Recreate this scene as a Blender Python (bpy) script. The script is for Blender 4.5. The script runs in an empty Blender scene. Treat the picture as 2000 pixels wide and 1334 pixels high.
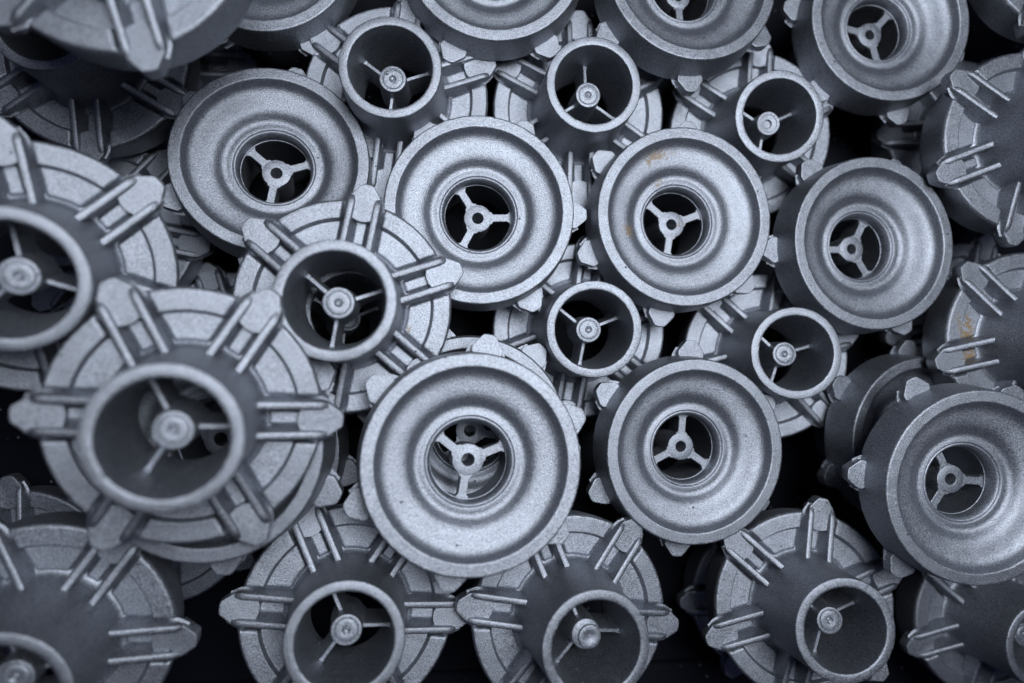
import bpy, bmesh, math, random
from mathutils import Vector, Quaternion, Matrix, noise

# one unit of the drawings below is the rim radius of a casting, 5 cm
U = 0.05
scn = bpy.context.scene
col = scn.collection

# ------------------------------------------------------------------ camera
cam_data = bpy.data.cameras.new('camera')
cam = bpy.data.objects.new('camera', cam_data)
col.objects.link(cam)
cam.location = (0, 0, 9.12 * U)
cam.rotation_mode = 'QUATERNION'
cam.rotation_quaternion = Quaternion((9.98885e-01, 1.18300e-03, -4.71970e-02, 5.6e-05))
cam_data.sensor_width = 36
cam_data.lens = 36 * 1267 / 2000
cam_data.clip_start = 0.005
cam_data.clip_end = 20
cam_data.dof.use_dof = True
cam_data.dof.focus_distance = 6.95 * U
cam_data.dof.aperture_fstop = 3.4
scn.camera = cam

# ------------------------------------------------------------------ light
world = bpy.data.worlds.new('World')
scn.world = world
world.use_nodes = True
bg = world.node_tree.nodes['Background']
bg.inputs['Color'].default_value = (0.42, 0.48, 1.0, 1)
bg.inputs['Strength'].default_value = 0.04

def area(name, loc, target, size, power, color):
    d = bpy.data.lights.new(name, 'AREA')
    d.shape = 'RECTANGLE'; d.size = size[0] * U; d.size_y = size[1] * U
    d.energy = power; d.color = color
    o = bpy.data.objects.new(name, d); col.objects.link(o)
    o.location = Vector(loc) * U
    o.rotation_euler = (Vector(target) - Vector(loc)).to_track_quat('-Z', 'Y').to_euler()
    return o
area('softbox', (2.9, 3.3, 15.0), (1.2, 0.9, 2.2), (7, 5.5), 6.6, (0.84, 0.91, 1.0))

scn.view_settings.view_transform = 'Standard'
scn.view_settings.look = 'None'
scn.view_settings.exposure = 0
scn.view_settings.gamma = 1
scn.view_settings.use_curve_mapping = False

# ------------------------------------------------------------------ materials
def cast_metal(name, stains=(), tone=1.0):
    """sand blasted cast aluminium: pale, grainy, sparkling; stains are rusty oil marks (centre, radius, strength)"""
    m = bpy.data.materials.new(name); m.use_nodes = True
    nt = m.node_tree; N = nt.nodes; L = nt.links
    b = N['Principled BSDF']
    tc = N.new('ShaderNodeTexCoord'); oi = N.new('ShaderNodeObjectInfo')
    # every casting gets its own stretch of the texture
    off = N.new('ShaderNodeVectorMath'); off.operation = 'SCALE'
    L.new(oi.outputs['Location'], off.inputs[0]); off.inputs['Scale'].default_value = 7.3
    add = N.new('ShaderNodeVectorMath'); add.operation = 'ADD'
    L.new(tc.outputs['Object'], add.inputs[0]); L.new(off.outputs[0], add.inputs[1])
    def noise_tex(size, detail=2.0, rough=.5):
        n = N.new('ShaderNodeTexNoise'); n.inputs['Scale'].default_value = 1 / (size * U)
        n.inputs['Detail'].default_value = detail; n.inputs['Roughness'].default_value = rough
        L.new(add.outputs[0], n.inputs['Vector']); return n
    def ramp(src, a, b_, c0, c1):
        r = N.new('ShaderNodeMapRange'); r.clamp = True
        L.new(src, r.inputs[0]); r.inputs[1].default_value = a; r.inputs[2].default_value = b_
        r.inputs[3].default_value = c0; r.inputs[4].default_value = c1
        return r.outputs[0]
    grain = noise_tex(0.012, 3.0, .7)
    patch = noise_tex(.35, 4.0, .6)
    mottle = noise_tex(.06, 3.0, .6)
    def mul(x, y):
        q = N.new('ShaderNodeMath'); q.operation = 'MULTIPLY'; L.new(x, q.inputs[0]); L.new(y, q.inputs[1]); return q.outputs[0]
    v = mul(ramp(grain.outputs[0], .32, .68, 0.14, 0.58), ramp(patch.outputs[0], .3, .7, .90, 1.06))
    v = mul(v, ramp(mottle.outputs[0], .3, .7, .97, 1.02))
    v = mul(v, ramp(oi.outputs['Random'], 0, 1, .95, 1.05))
    # tiny dark casting pits
    vor = N.new('ShaderNodeTexVoronoi'); vor.inputs['Scale'].default_value = 1 / (.16 * U)
    L.new(add.outputs[0], vor.inputs['Vector'])
    sepc = N.new('ShaderNodeSeparateColor'); L.new(vor.outputs['Color'], sepc.inputs[0])
    pit_on = ramp(sepc.outputs[0], .80, .82, 0, 1)
    pit_near = ramp(vor.outputs['Distance'], .035, .075, 1, 0)
    pit = mul(pit_on, pit_near)
    v = mul(v, ramp(pit, 0, 1, 1, .45))
    hue = N.new('ShaderNodeCombineColor')
    for i, k in enumerate((.875 * tone, .91 * tone, 1.0 * tone)):
        q = N.new('ShaderNodeMath'); q.operation = 'MULTIPLY'; L.new(v, q.inputs[0]); q.inputs[1].default_value = k
        L.new(q.outputs[0], hue.inputs[i])
    c = hue.outputs[0]
    fac = None
    if stains:
        wob = noise_tex(.035, 3.0, .65)
        for (p, r, s) in stains:
            sub = N.new('ShaderNodeVectorMath'); sub.operation = 'SUBTRACT'
            L.new(tc.outputs['Object'], sub.inputs[0]); sub.inputs[1].default_value = Vector(p) * U
            sc = N.new('ShaderNodeVectorMath'); sc.operation = 'DIVIDE'
            L.new(sub.outputs[0], sc.inputs[0]); sc.inputs[1].default_value = (r[0] * U, r[1] * U, .12 * U)
            ln = N.new('ShaderNodeVectorMath'); ln.operation = 'LENGTH'; L.new(sc.outputs[0], ln.inputs[0])
            ad = N.new('ShaderNodeMath'); ad.operation = 'ADD'; L.new(ln.outputs['Value'], ad.inputs[0])
            L.new(ramp(wob.outputs[0], .3, .7, -1.1, 1.1), ad.inputs[1])
            f = ramp(ad.outputs[0], .55, 1.0, s, 0)
            if fac is None: fac = f
            else:
                mx = N.new('ShaderNodeMath'); mx.operation = 'MAXIMUM'; L.new(fac, mx.inputs[0]); L.new(f, mx.inputs[1]); fac = mx.outputs[0]
        mix = N.new('ShaderNodeMix'); mix.data_type = 'RGBA'
        L.new(fac, mix.inputs['Factor']); L.new(c, mix.inputs[6]); mix.inputs[7].default_value = (.21, .14, .07, 1)
        c = mix.outputs[2]
        L.new(ramp(fac, 0, 1, 1.0, .25), b.inputs['Metallic'])
    else:
        b.inputs['Metallic'].default_value = 1.0
    L.new(c, b.inputs['Base Color'])
    L.new(ramp(grain.outputs[0], .35, .65, 0.42, 0.57), b.inputs['Roughness'])
    bump = N.new('ShaderNodeBump'); bump.inputs['Strength'].default_value = 0.48
    bump.inputs['Distance'].default_value = .012 * U
    L.new(grain.outputs[0], bump.inputs['Height'])
    b2 = N.new('ShaderNodeBump'); b2.inputs['Strength'].default_value = .06; b2.inputs['Distance'].default_value = .02 * U
    L.new(mottle.outputs[0], b2.inputs['Height']); L.new(bump.outputs[0], b2.inputs['Normal'])
    b3 = N.new('ShaderNodeBump'); b3.inputs['Strength'].default_value = .8; b3.inputs['Distance'].default_value = .02 * U
    b3.invert = True
    L.new(pit, b3.inputs['Height']); L.new(b2.outputs[0], b3.inputs['Normal'])
    # the casting skin is never quite even
    wave = noise_tex(.26, 1.0, .4)
    b4 = N.new('ShaderNodeBump'); b4.inputs['Strength'].default_value = 1.0; b4.inputs['Distance'].default_value = .007 * U
    L.new(wave.outputs[0], b4.inputs['Height']); L.new(b3.outputs[0], b4.inputs['Normal'])
    L.new(b4.outputs[0], b.inputs['Normal'])
    return m

METAL_PLAIN = cast_metal('cast_aluminium')

def tray_material():
    m = bpy.data.materials.new('dusty_black_plastic'); m.use_nodes = True
    nt = m.node_tree; N = nt.nodes; L = nt.links; b = N['Principled BSDF']
    tc = N.new('ShaderNodeTexCoord')
    v = N.new('ShaderNodeTexVoronoi'); v.inputs['Scale'].default_value = 1 / (.07 * U)
    L.new(tc.outputs['Object'], v.inputs['Vector'])
    s = N.new('ShaderNodeSeparateColor'); L.new(v.outputs['Color'], s.inputs[0])
    a = N.new('ShaderNodeMapRange'); L.new(s.outputs[0], a.inputs[0]); a.inputs[1].default_value = .86; a.inputs[2].default_value = .88
    d = N.new('ShaderNodeMapRange'); L.new(v.outputs['Distance'], d.inputs[0]); d.inputs[1].default_value = .08; d.inputs[2].default_value = .14
    d.inputs[3].default_value = 1; d.inputs[4].default_value = 0
    q = N.new('ShaderNodeMath'); q.operation = 'MULTIPLY'; L.new(a.outputs[0], q.inputs[0]); L.new(d.outputs[0], q.inputs[1])
    mx = N.new('ShaderNodeMix'); mx.data_type = 'RGBA'; L.new(q.outputs[0], mx.inputs['Factor'])
    mx.inputs[6].default_value = (.003, .0035, .007, 1); mx.inputs[7].default_value = (.5, .52, .6, 1)
    L.new(mx.outputs[2], b.inputs['Base Color'])
    b.inputs['Roughness'].default_value = .6; b.inputs['Specular IOR Level'].default_value = .18
    return m
TRAY = tray_material()

# ------------------------------------------------------------------ mesh helpers
def finish(name, bm, mat, angle=38):
    bmesh.ops.recalc_face_normals(bm, faces=bm.faces)
    me = bpy.data.meshes.new(name)
    for v in bm.verts: v.co *= U
    bm.to_mesh(me); bm.free()
    me.materials.append(mat)
    me.shade_smooth()
    me.set_sharp_from_angle(angle=math.radians(angle))
    return me

def lathe(bm, prof, n, close=False, zfun=None):
    """revolve (r, z) points about z; zfun(i, r, th, z) may move a ring's points"""
    rings = []
    for i, (r, z) in enumerate(prof):
        if r < 1e-6:
            rings.append([bm.verts.new((0, 0, z))]); continue
        ring = []
        for k in range(n):
            th = 2 * math.pi * k / n
            zz = zfun(i, r, th, z) if zfun else z
            ring.append(bm.verts.new((r * math.cos(th), r * math.sin(th), zz)))
        rings.append(ring)
    m = len(rings)
    for i in range(m if close else m - 1):
        A, B = rings[i], rings[(i + 1) % m]
        for k in range(n):
            k2 = (k + 1) % n
            if len(A) == 1 and len(B) == 1: continue
            if len(A) == 1: bm.faces.new((A[0], B[k], B[k2]))
            elif len(B) == 1: bm.faces.new((A[k], B[0], A[k2]))
            else: bm.faces.new((A[k], A[k2], B[k2], B[k]))
    return rings

def ragged(bm, r0, r1, z0, z1, amp):
    for v in bm.verts:
        r = math.hypot(v.co.x, v.co.y)
        if r0 < r < r1 and z0 < v.co.z < z1:
            n = noise.noise(v.co * 16) * .6 + noise.noise(v.co * 45) * .5
            k = 1 + amp * n / r
            v.co.x *= k; v.co.y *= k; v.co.z += amp * .6 * noise.noise(v.co * 30 + Vector((7, 3, 1)))

def sstep(a, b, x):
    t = max(0, min(1, (x - a) / (b - a))); return t * t * (3 - 2 * t)

def catmull(pts, per=4):
    out = []
    for i in range(len(pts) - 1):
        p0 = pts[max(0, i - 1)]; p1 = pts[i]; p2 = pts[i + 1]; p3 = pts[min(len(pts) - 1, i + 2)]
        for s in range(per):
            t = s / per
            out.append(tuple(.5 * (2 * p1[j] + (p2[j] - p0[j]) * t + (2 * p0[j] - 5 * p1[j] + 4 * p2[j] - p3[j]) * t * t
                                   + (3 * p1[j] - p0[j] - 3 * p2[j] + p3[j]) * t ** 3) for j in (0, 1)))
    out.append(pts[-1]); return out

# ------------------------------------------------------------------ the casting, one part at a time
T, H = .45, 1.25
RIB_Y = .125

def back_height(r, th):
    """height of the flange's ribbed side: raised outer ring, sunken panels, channels along the ribs"""
    s = math.pi / 3
    phi = (th + s / 2) % s - s / 2
    y = abs(r * math.sin(phi))
    if y > RIB_Y: lat = sstep(RIB_Y + .042, RIB_Y + .088, y)
    else: lat = 1 - sstep(RIB_Y - .085, RIB_Y - .045, y)
    ring = sstep(.836, .864, r)
    panel = sstep(.575, .635, r) * (1 - ring)
    z = .335 + .050 * panel * lat + ring * (.115 * (lat if y > RIB_Y else 1.0))
    # the rounded outer lip
    z -= .03 * max(0, (r - 1.015) / .025) ** 2
    return z

def mesh_body():
    bm = bmesh.new()
    back_r = [.50, .54, .58] + [.59 + .01 * i for i in range(7)] + [.68, .71, .74, .765, .775] + [.79, .80, .81, .82] + [.826 + .005 * i for i in range(10)] \
        + [.89, .92, .95, .98, 1.0, 1.015, 1.023, 1.031, 1.037, 1.04]
    prof = [(r, .4) for r in back_r]
    nb = len(prof)
    prof += [(1.0415, .40), (1.040, .37), (1.034, .30), (1.024, .20), (1.014, .10), (1.008, .045), (1.004, .022), (1.001, .010), (.994, .002), (.986, 0), (.978, 0)]
    prof += [(.93, 0), (.896, 0), (.888, 0), (.881, .002), (.875, .008)]
    prof += catmull([(.871, .016), (.864, .038), (.855, .066), (.840, .096), (.812, .121), (.772, .138), (.72, .149), (.67, .158),
                     (.625, .170), (.590, .188), (.562, .214), (.537, .240), (.512, .254), (.485, .257), (.46, .253), (.437, .251)], 3)
    prof += [(.429, .252), (.424, .258), (.4195, .264), (.414, .261), (.408, .259), (.400, .263), (.391, .274), (.382, .293), (.375, .318), (.371, .35), (.370, .42)]
    z_in = .42
    def zf(i, r, th, z):
        return back_height(r, th) if i < nb else z
    lathe(bm, prof, 432, close=True, zfun=zf)
    ragged(bm, .86, .90, -.1, .02, .003); ragged(bm, .98, 1.02, -.1, .05, .0035); ragged(bm, .99, 1.05, .38, .5, .004)
    return finish('body', bm, METAL_PLAIN, 50)

def mesh_neck():
    bm = bmesh.new()
    prof = [(.365, .40), (.56, .33), (.66, .34)]
    prof += catmull([(.625, .350), (.598, .362), (.578, .383), (.564, .418), (.556, .48), (.545, .64), (.533, .90), (.523, 1.18)], 3)
    prof += [(.522, 1.225), (.520, 1.240), (.515, 1.249), (.508, 1.252), (.45, 1.252), (.432, 1.251), (.426, 1.246), (.424, 1.236),
             (.418, 1.10), (.405, .80), (.388, .56), (.368, .418)]
    lathe(bm, prof, 128, close=True)
    ragged(bm, .41, .53, 1.2, 1.3, .003)
    return finish('neck', bm, METAL_PLAIN, 40)

def mesh_hub(kind='dimple'):
    bm = bmesh.new()
    bore = [(0, .90), (.058, .90), (.060, .432), (.062, .424), (.066, .421)]
    side = [(.142, .421), (.151, .425), (.154, .435), (.157, .52), (.158, .62), (.150, .80), (.143, .925)]
    if kind == 'hole':
        top = [(.141, .945), (.133, .957), (.118, .958), (.104, .956), (.100, .945), (.070, .943), (.050, .940), (.046, .934), (.045, .45), (0, .45)]
    elif kind == 'cap':
        top = [(.141, .93), (.130, .937), (0, .937)]
    else:
        top = [(.142, .943), (.137, .954), (.128, .958), (.116, .957), (.111, .948), (.107, .948), (.102, .957), (.097, .960), (.060, .959),
               (.040, .957), (.033, .950), (.026, .944), (.018, .950), (.010, .947), (0, .943)]
    lathe(bm, bore + side + top, 64)
    return finish('hub', bm, METAL_PLAIN, 35)

def mesh_cap():
    bm = bmesh.new()
    prof = [(0, .92), (.112, .92), (.113, .958), (.109, .968), (.100, .972), (.07, .972), (.055, .969), (.03, .960), (.012, .956), (0, .960)]
    lathe(bm, prof, 48)
    for v in bm.verts: v.co.x += .030; v.co.y -= .012
    return finish('cap', bm, METAL_PLAIN, 35)

def solid(bm, rows):
    """rows: list of closed vertex loops of equal length, capped at both ends"""
    R = [[bm.verts.new(p) for p in row] for row in rows]
    n = len(R[0])
    for a, b in zip(R, R[1:]):
        for k in range(n):
            bm.faces.new((a[k], a[(k + 1) % n], b[(k + 1) % n], b[k]))
    bm.faces.new(R[0]); bm.faces.new(list(reversed(R[-1])))

def mesh_spoke(k):
    """flat web: wide on the bowl side with flared ends, thin edge towards the neck"""
    bm = bmesh.new()
    xs = [.12, .145, .155, .17, .19, .22, .26, .30, .325, .345, .36, .372, .383, .40]
    rows = []
    for x in xs:
        w = .043 + .030 * sstep(.175, .145, x) + .040 * sstep(.325, .375, x)
        top = .80 - .03 * sstep(.15, .40, x)
        wt = .024 + .010 * sstep(.36, .395, x)
        wm = w * .55 + wt * .45
        rows.append([(x, -w, .430), (x, -w + .006, .424), (x, w - .006, .424), (x, w, .430), (x, w * .96, .48),
                     (x, wm * .72, .57), (x, wt, top - .02), (x, wt * .6, top), (x, -wt * .6, top), (x, -wt, top - .02), (x, -wm * .72, .57), (x, -w * .96, .48)])
    solid(bm, rows)
    bm.transform(Matrix.Rotation(math.radians(120 * k), 4, 'Z'))
    return finish('spoke', bm, METAL_PLAIN, 40)

def mesh_rib(k, side):
    bm = bmesh.new()
    rows = []
    xs = [.49, .56, .60, .66, .74, .82, .90, .97, 1.01, 1.04, 1.07, 1.095, 1.115, 1.128]
    for x in xs:
        end = sstep(1.0, 1.128, x)
        top = .585 - .085 * ((x - .49) / .51) ** .8 - .045 * end ** 1.3
        w = .034 * (1 - .80 * end ** 2.2)
        rw = w + .016 * (1 - end)
        b = .28 + .13 * sstep(.86, .96, x)
        rows.append([(x, -rw - .02, b), (x, rw + .02, b), (x, rw, max(.375, b + .01)), (x, rw - .008, max(.40, b + .02)), (x, w, top - .018), (x, w * .90, top - .006), (x, w * .66, top),
                     (x, -w * .66, top), (x, -w * .90, top - .006), (x, -w, top - .018), (x, -rw + .008, max(.40, b + .02)), (x, -rw, max(.375, b + .01))])
    solid(bm, rows)
    for v in bm.verts: v.co.y += side * RIB_Y
    bm.transform(Matrix.Rotation(math.radians(60 * k), 4, 'Z'))
    return finish('rib', bm, METAL_PLAIN, 40)

def mesh_lug(k):
    """hexagonal ear on the flange's edge"""
    bm = bmesh.new()
    half = [(.860, .075), (.868, .098), (.90, .118), (.97, .135), (1.04, .150), (1.070, .154), (1.084, .153), (1.096, .147),
            (1.198, .070), (1.208, .060), (1.214, .048), (1.217, .030), (1.218, .010)]
    outline = half + [(x, -y) for x, y in reversed(half)] + [(.846, -.04), (.842, 0), (.846, .04)]
    def row(inset, z):
        out = []
        for x, y in outline:
            if x > .95:
                n = Vector((x - 1.0, y * .8)).normalized() if x > 1.05 else Vector((0, 1 if y > 0 else -1))
                out.append((x - n.x * inset, y - n.y * inset, z))
            else: out.append((x, y, z))
        return out
    solid(bm, [row(.016, .315), row(.007, .315), row(.002, .317), row(0, .322), row(.003, .440), row(.006, .450), row(.011, .457), row(.017, .4585), row(.028, .4585)])
    bm.transform(Matrix.Rotation(math.radians(60 * k), 4, 'Z'))
    return finish('lug', bm, METAL_PLAIN, 28)

BODY = mesh_body(); NECK = mesh_neck()
HUB = {k: mesh_hub(k) for k in ('dimple', 'hole', 'cap')}
CAP = mesh_cap()
SPOKES = [mesh_spoke(k) for k in range(3)]
RIBS = [mesh_rib(k, s) for k in range(6) for s in (-1, 1)]
LUGS = [mesh_lug(k) for k in range(6)]

def obj(name, me, parent, mat=None):
    o = bpy.data.objects.new(name, me); col.objects.link(o); o.parent = parent
    if mat:
        o.material_slots[0].link = 'OBJECT'; o.material_slots[0].material = mat
    return o

def make_casting(label, loc, quat, hub='dimple', mat=None):
    root = bpy.data.objects.new('metal_casting', None); col.objects.link(root)
    root.empty_display_size = .01
    root.rotation_mode = 'QUATERNION'
    root.location = loc; root.rotation_quaternion = quat
    root['label'] = label; root['category'] = 'metal casting'; root['group'] = 'cast aluminium castings heaped in the tray'
    obj('body', BODY, root, mat); obj('neck', NECK, root, mat)
    h = obj('hub', HUB[hub], root, mat)
    if hub == 'cap': obj('cap', CAP, h)
    for m in SPOKES: obj('spoke', m, root, mat)
    for m in LUGS: obj('lug', m, root, mat)
    for m in RIBS: obj('rib', m, root, mat)
    return root

# ------------------------------------------------------------------ the tray under the heap
def box(bm, x0, x1, y0, y1, z0, z1, bev=.02):
    r = bmesh.ops.create_cube(bm, size=1)
    for v in r['verts']:
        v.co = Vector(((x0 + x1) / 2 + v.co.x * (x1 - x0), (y0 + y1) / 2 + v.co.y * (y1 - y0), (z0 + z1) / 2 + v.co.z * (z1 - z0)))
    es = list({e for v in r['verts'] for e in v.link_edges})
    bmesh.ops.bevel(bm, geom=es, offset=bev, segments=2, affect='EDGES')

tray = bpy.data.objects.new('tray', None); col.objects.link(tray)
tray['label'] = 'black plastic tray floor, dusty with metal specks, seen in the gaps under the castings'
tray['category'] = 'tray'
bm = bmesh.new(); box(bm, -16, 18, -13, 13, -.3, 0); obj('floor', finish('floor', bm, TRAY), tray)
for y in (-4.62, -1.2, 2.4, 5.6):
    bm = bmesh.new(); box(bm, -15.9, 17.9, y - .06, y + .06, .004, .10); obj('floor_ridge', finish('floor_ridge', bm, TRAY), tray)
for x in (-6.62, 7.5):
    bm = bmesh.new(); box(bm, x - .06, x + .06, -12.9, 12.9, .006, .12); obj('floor_ridge', finish('floor_ridge', bm, TRAY), tray)

# ------------------------------------------------------------------ the heap
STAIN_SMALL = cast_metal('cast_aluminium_spotted', [((.515, -.416, .39), (.03, .04), .6)])
STAIN_BOWL = cast_metal('cast_aluminium_oil_marks', [((-.016, -.757, .18), (.16, .07), .75), ((-.61, -.087, .20), (.07, .07), .85),
                        ((-.60, -.019, .20), (.06, .03), .6), ((.078, .03, .42), (.07, .03), .55), ((-.048, -.486, .24), (.05, .04), .5)])
STAIN_HEAVY = cast_metal('cast_aluminium_stained', [((-.655, .31, .39), (.055, .14), 1.0), ((-.70, .24, .39), (.09, .06), 1.0), ((-.74, -.015, .39), (.11, .07), 1.0), ((-.81, .38, .39), (.035, .13), .7)])

# poses of the castings in metres: (location, rotation quaternion)
POSES = {
    'N1': ((-0.03057, 0.14014, 0.06004), (0.98158, 0.0, 0.0, 0.19108)),
    'N2': ((0.07707, 0.13968, 0.04912), (0.70719, 0.0, -0.0, 0.70702)),
    'N3': ((0.19067, 0.13378, 0.03855), (0.97503, 0.02554, -0.02989, 0.21855)),
    'N4': ((0.07656, 0.00739, 0.05246), (0.98355, -0.0, 0.0, 0.18065)),
    'N5': ((0.19779, -0.00921, 0.04526), (0.991, -0.03283, -0.02734, 0.12684)),
    'N6': ((-0.05288, 0.01764, 0.11302), (0.98582, 0.00237, 0.0323, 0.16465)),
    'N7': ((-0.10905, -0.02808, 0.16351), (0.99447, 0.03413, 0.09494, -0.02918)),
    'N8': ((-0.1764, 0.03405, 0.1503), (0.6329, 0.17773, 0.02587, 0.75312)),
    'N9': ((-0.17672, -0.1262, 0.13864), (0.99442, 0.04137, 0.08115, -0.05315)),
    'N10': ((-0.05287, -0.13561, 0.10543), (0.99589, -0.04639, 0.0539, -0.056)),
    'N11': ((0.06006, -0.14293, 0.1008), (0.9949, -0.03041, 0.05249, -0.08062)),
    'N12': ((0.20059, -0.14967, 0.08443), (0.98717, -0.04255, -0.01505, 0.15317)),
    'N13': ((0.34791, -0.1772, 0.04451), (0.98706, -0.0, 0.0, 0.16036)),
    'N14': ((0.33814, 0.0015, 0.08299), (0.99363, 0.0, -0.0, 0.11267)),
    'N15': ((0.33176, 0.11611, 0.08918), (0.98335, -0.0, -0.0, 0.1817)),
    'N16': ((0.36537, 0.23859, 0.07938), (0.99764, -0.0, 0.0, 0.06866)),
    'N17': ((-0.12907, 0.16221, 0.17472), (0.92567, -0.0, -0.0, 0.37834)),
    'N18': ((-0.19499, 0.15655, 0.06339), (0.96319, 0.0, -0.0, 0.26883)),
    'N19': ((-0.2023, 0.06673, 0.03196), (0.90279, -0.0, -0.0, 0.43009)),
    'N20': ((-0.07086, 0.00698, 0.05294), (0.9617, -0.03273, 0.17633, 0.20728)),
    'N21': ((-0.24299, -0.1352, 0.0425), (0.95244, 0.0, 0.0, 0.30471)),
    'N22': ((-0.16897, -0.10101, 0.03692), (0.96574, -0.0, -0.0, 0.25951)),
    'N27': ((-0.18446, 0.17485, 0.00283), (0.99958, -0.0, -0.0, 0.02915)),
    'N28': ((0.35002, 0.14433, 0.0168), (0.99988, -0.0, 0.0, 0.01519)),
    'N29': ((0.2112, -0.16763, 0.01772), (0.99949, -0.0, 0.0, 0.03205)),
    'N33': ((0.35258, 0.01686, 0.01978), (0.79947, 0.0, 0.0, 0.60071)),
    'N34': ((-0.13524, -0.0065, 0.00706), (0.99586, 0.0, -0.0, -0.09088)),
    'D1': ((-0.09319, 0.09652, 0.10712), (0.0457, 0.98091, 0.17341, -0.0752)),
    'D2': ((0.01548, 0.07031, 0.11552), (0.0191, 0.99958, 0.01971, -0.00905)),
    'D3': ((0.1296, 0.07023, 0.10773), (0.01673, 0.9836, 0.17831, -0.02161)),
    'D4': ((0.13235, -0.05866, 0.11663), (0.01047, -0.73588, -0.67641, 0.02921)),
    'D5': ((0.01025, -0.05443, 0.16425), (0.03065, 0.98276, 0.17517, -0.05053)),
    'D6': ((0.24398, 0.05773, 0.10366), (0.00052, -0.85455, -0.5187, 0.02644)),
    'D7': ((0.2658, 0.19662, 0.08725), (0.00654, 0.91829, 0.3958, 0.00716)),
    'D8': ((0.13517, 0.20695, 0.10466), (0.02736, 0.9552, 0.29175, -0.04157)),
    'D9': ((0.02401, 0.21417, 0.10526), (0.0, -0.99902, -0.04433, -0.0)),
    'D10': ((-0.10124, 0.21731, 0.09729), (0.0, -0.99965, 0.0265, -0.0)),
    'D11': ((0.269, -0.07398, 0.14943), (0.00669, -0.99904, 0.03945, -0.01793)),
    'D12': ((0.28188, -0.0589, 0.09217), (0.01932, -0.97554, -0.20573, 0.07494)),
    'D22': ((-0.10498, -0.0441, 0.16808), (0.0, -0.95774, -0.28764, -0.0)),
    'D23': ((-0.10955, -0.05842, 0.09965), (0.0, 0.98996, -0.14138, 0.0)),
    'D24': ((0.00986, -0.04661, 0.1222), (0.02959, 0.58049, 0.81356, -0.0164)),
}

LABELS = {
 'N1': 'casting standing neck up between the upper left bowl and the top row',
 'N2': 'casting standing neck up in the upper middle, below the gap between two cropped bowls',
 'N3': 'casting standing neck up whose pin has a drilled hole, upper right',
 'N4': 'casting standing neck up at the centre right, bright ring between four upturned bowls',
 'N5': 'casting leaning neck up right of centre, below the tilted right-hand bowl',
 'N6': 'casting lying neck up on top of two bowls at centre left, all lugs showing',
 'N7': 'nearest blurred casting neck up at lower left with six lugs spread wide',
 'N8': 'large blurred casting neck up cut by the left edge, above the nearest one',
 'N9': 'large blurred casting in the bottom left corner, neck opening cut by the frame',
 'N10': 'casting neck up at the bottom, left of its twin below the large central bowl',
 'N11': 'casting neck up at the bottom middle whose pin carries an off-centre stub',
 'N12': 'casting leaning neck up at lower right with a nicked ring and dark bore',
 'N13': 'shaded casting in the bottom right corner, ring cut by the frame',
 'N14': 'casting at the right edge with brown stains between its ribs',
 'N15': 'casting cut by the right edge at upper right, ribs fanned out below the corner',
 'N16': 'casting mostly out of the frame in the top right corner, one lug showing',
 'N17': 'large blurred casting in the top left corner, ribbed flange over a thick plain wall',
 'N18': 'dark shaded casting squeezed beneath the big blurred one in the top left corner',
 'N19': 'casting under the blurred left-edge one, a lug poking out beside the upper left bowl',
 'N20': 'casting half hidden beneath the one lying on top at centre left, flange showing below',
 'N21': 'dark casting at the lower left edge, one lug and a strip of flange visible',
 'N22': 'dark casting at the bottom left between the two blurred ones, one downward lug visible',
 'N27': 'deep shaded casting behind the upper left bowl, only a rib end visible',
 'N28': 'deep shaded casting in the gap between the two tilted bowls and the right edge',
 'N29': 'deep shaded casting left of the leaning one at lower right, one dark lug visible',
 'N33': 'deep shaded casting in the small gap between the right tilted bowl and the edge castings',
 'N34': 'deep shaded casting in the dark gap left of the one lying on top',
 'D1': 'upturned bowl at upper left, tilted, overlapped by the casting lying on it',
 'D2': 'upturned bowl at centre top, partly covered on its lower left by a lug',
 'D3': 'upturned bowl right of the centre one with small brown oil marks inside',
 'D4': 'upturned bowl at lower right of centre with a faint round mark inside',
 'D5': 'largest upturned bowl in the lower middle, another hub seen through its hole',
 'D6': 'tilted upturned bowl at right, its dark side wall showing on the left',
 'D7': 'tilted upturned bowl at the top right, cropped by the upper edge',
 'D8': 'upturned bowl cropped by the top edge right of middle, hub half visible',
 'D9': 'upturned bowl cropped by the top edge at the middle, hole out of frame',
 'D10': 'upturned bowl at the top, left of middle, a sliver of rim and one lug visible',
 'D11': 'upturned bowl cut by the right edge at lower right, dark wall and lugs showing',
 'D12': 'dark steeply tilted bowl tucked behind the one at lower right',
 'D22': 'bowl whose rim shows as a grey crescent under the nearest blurred casting',
 'D23': 'shaded bowl-up casting under the nearest one, a pale lug showing right of it',
 'D24': 'bowl directly beneath the largest upturned bowl, rim and two lugs peeking out above it',
}
SPECIAL = {
 'N3': dict(hub='hole'),
 'N11': dict(hub='cap'),
 'N6': dict(mat=STAIN_SMALL), 'D3': dict(mat=STAIN_BOWL), 'N14': dict(mat=STAIN_HEAVY),
}
for key, (loc, q) in POSES.items():
    make_casting(LABELS[key], loc, q, **SPECIAL.get(key, {}))
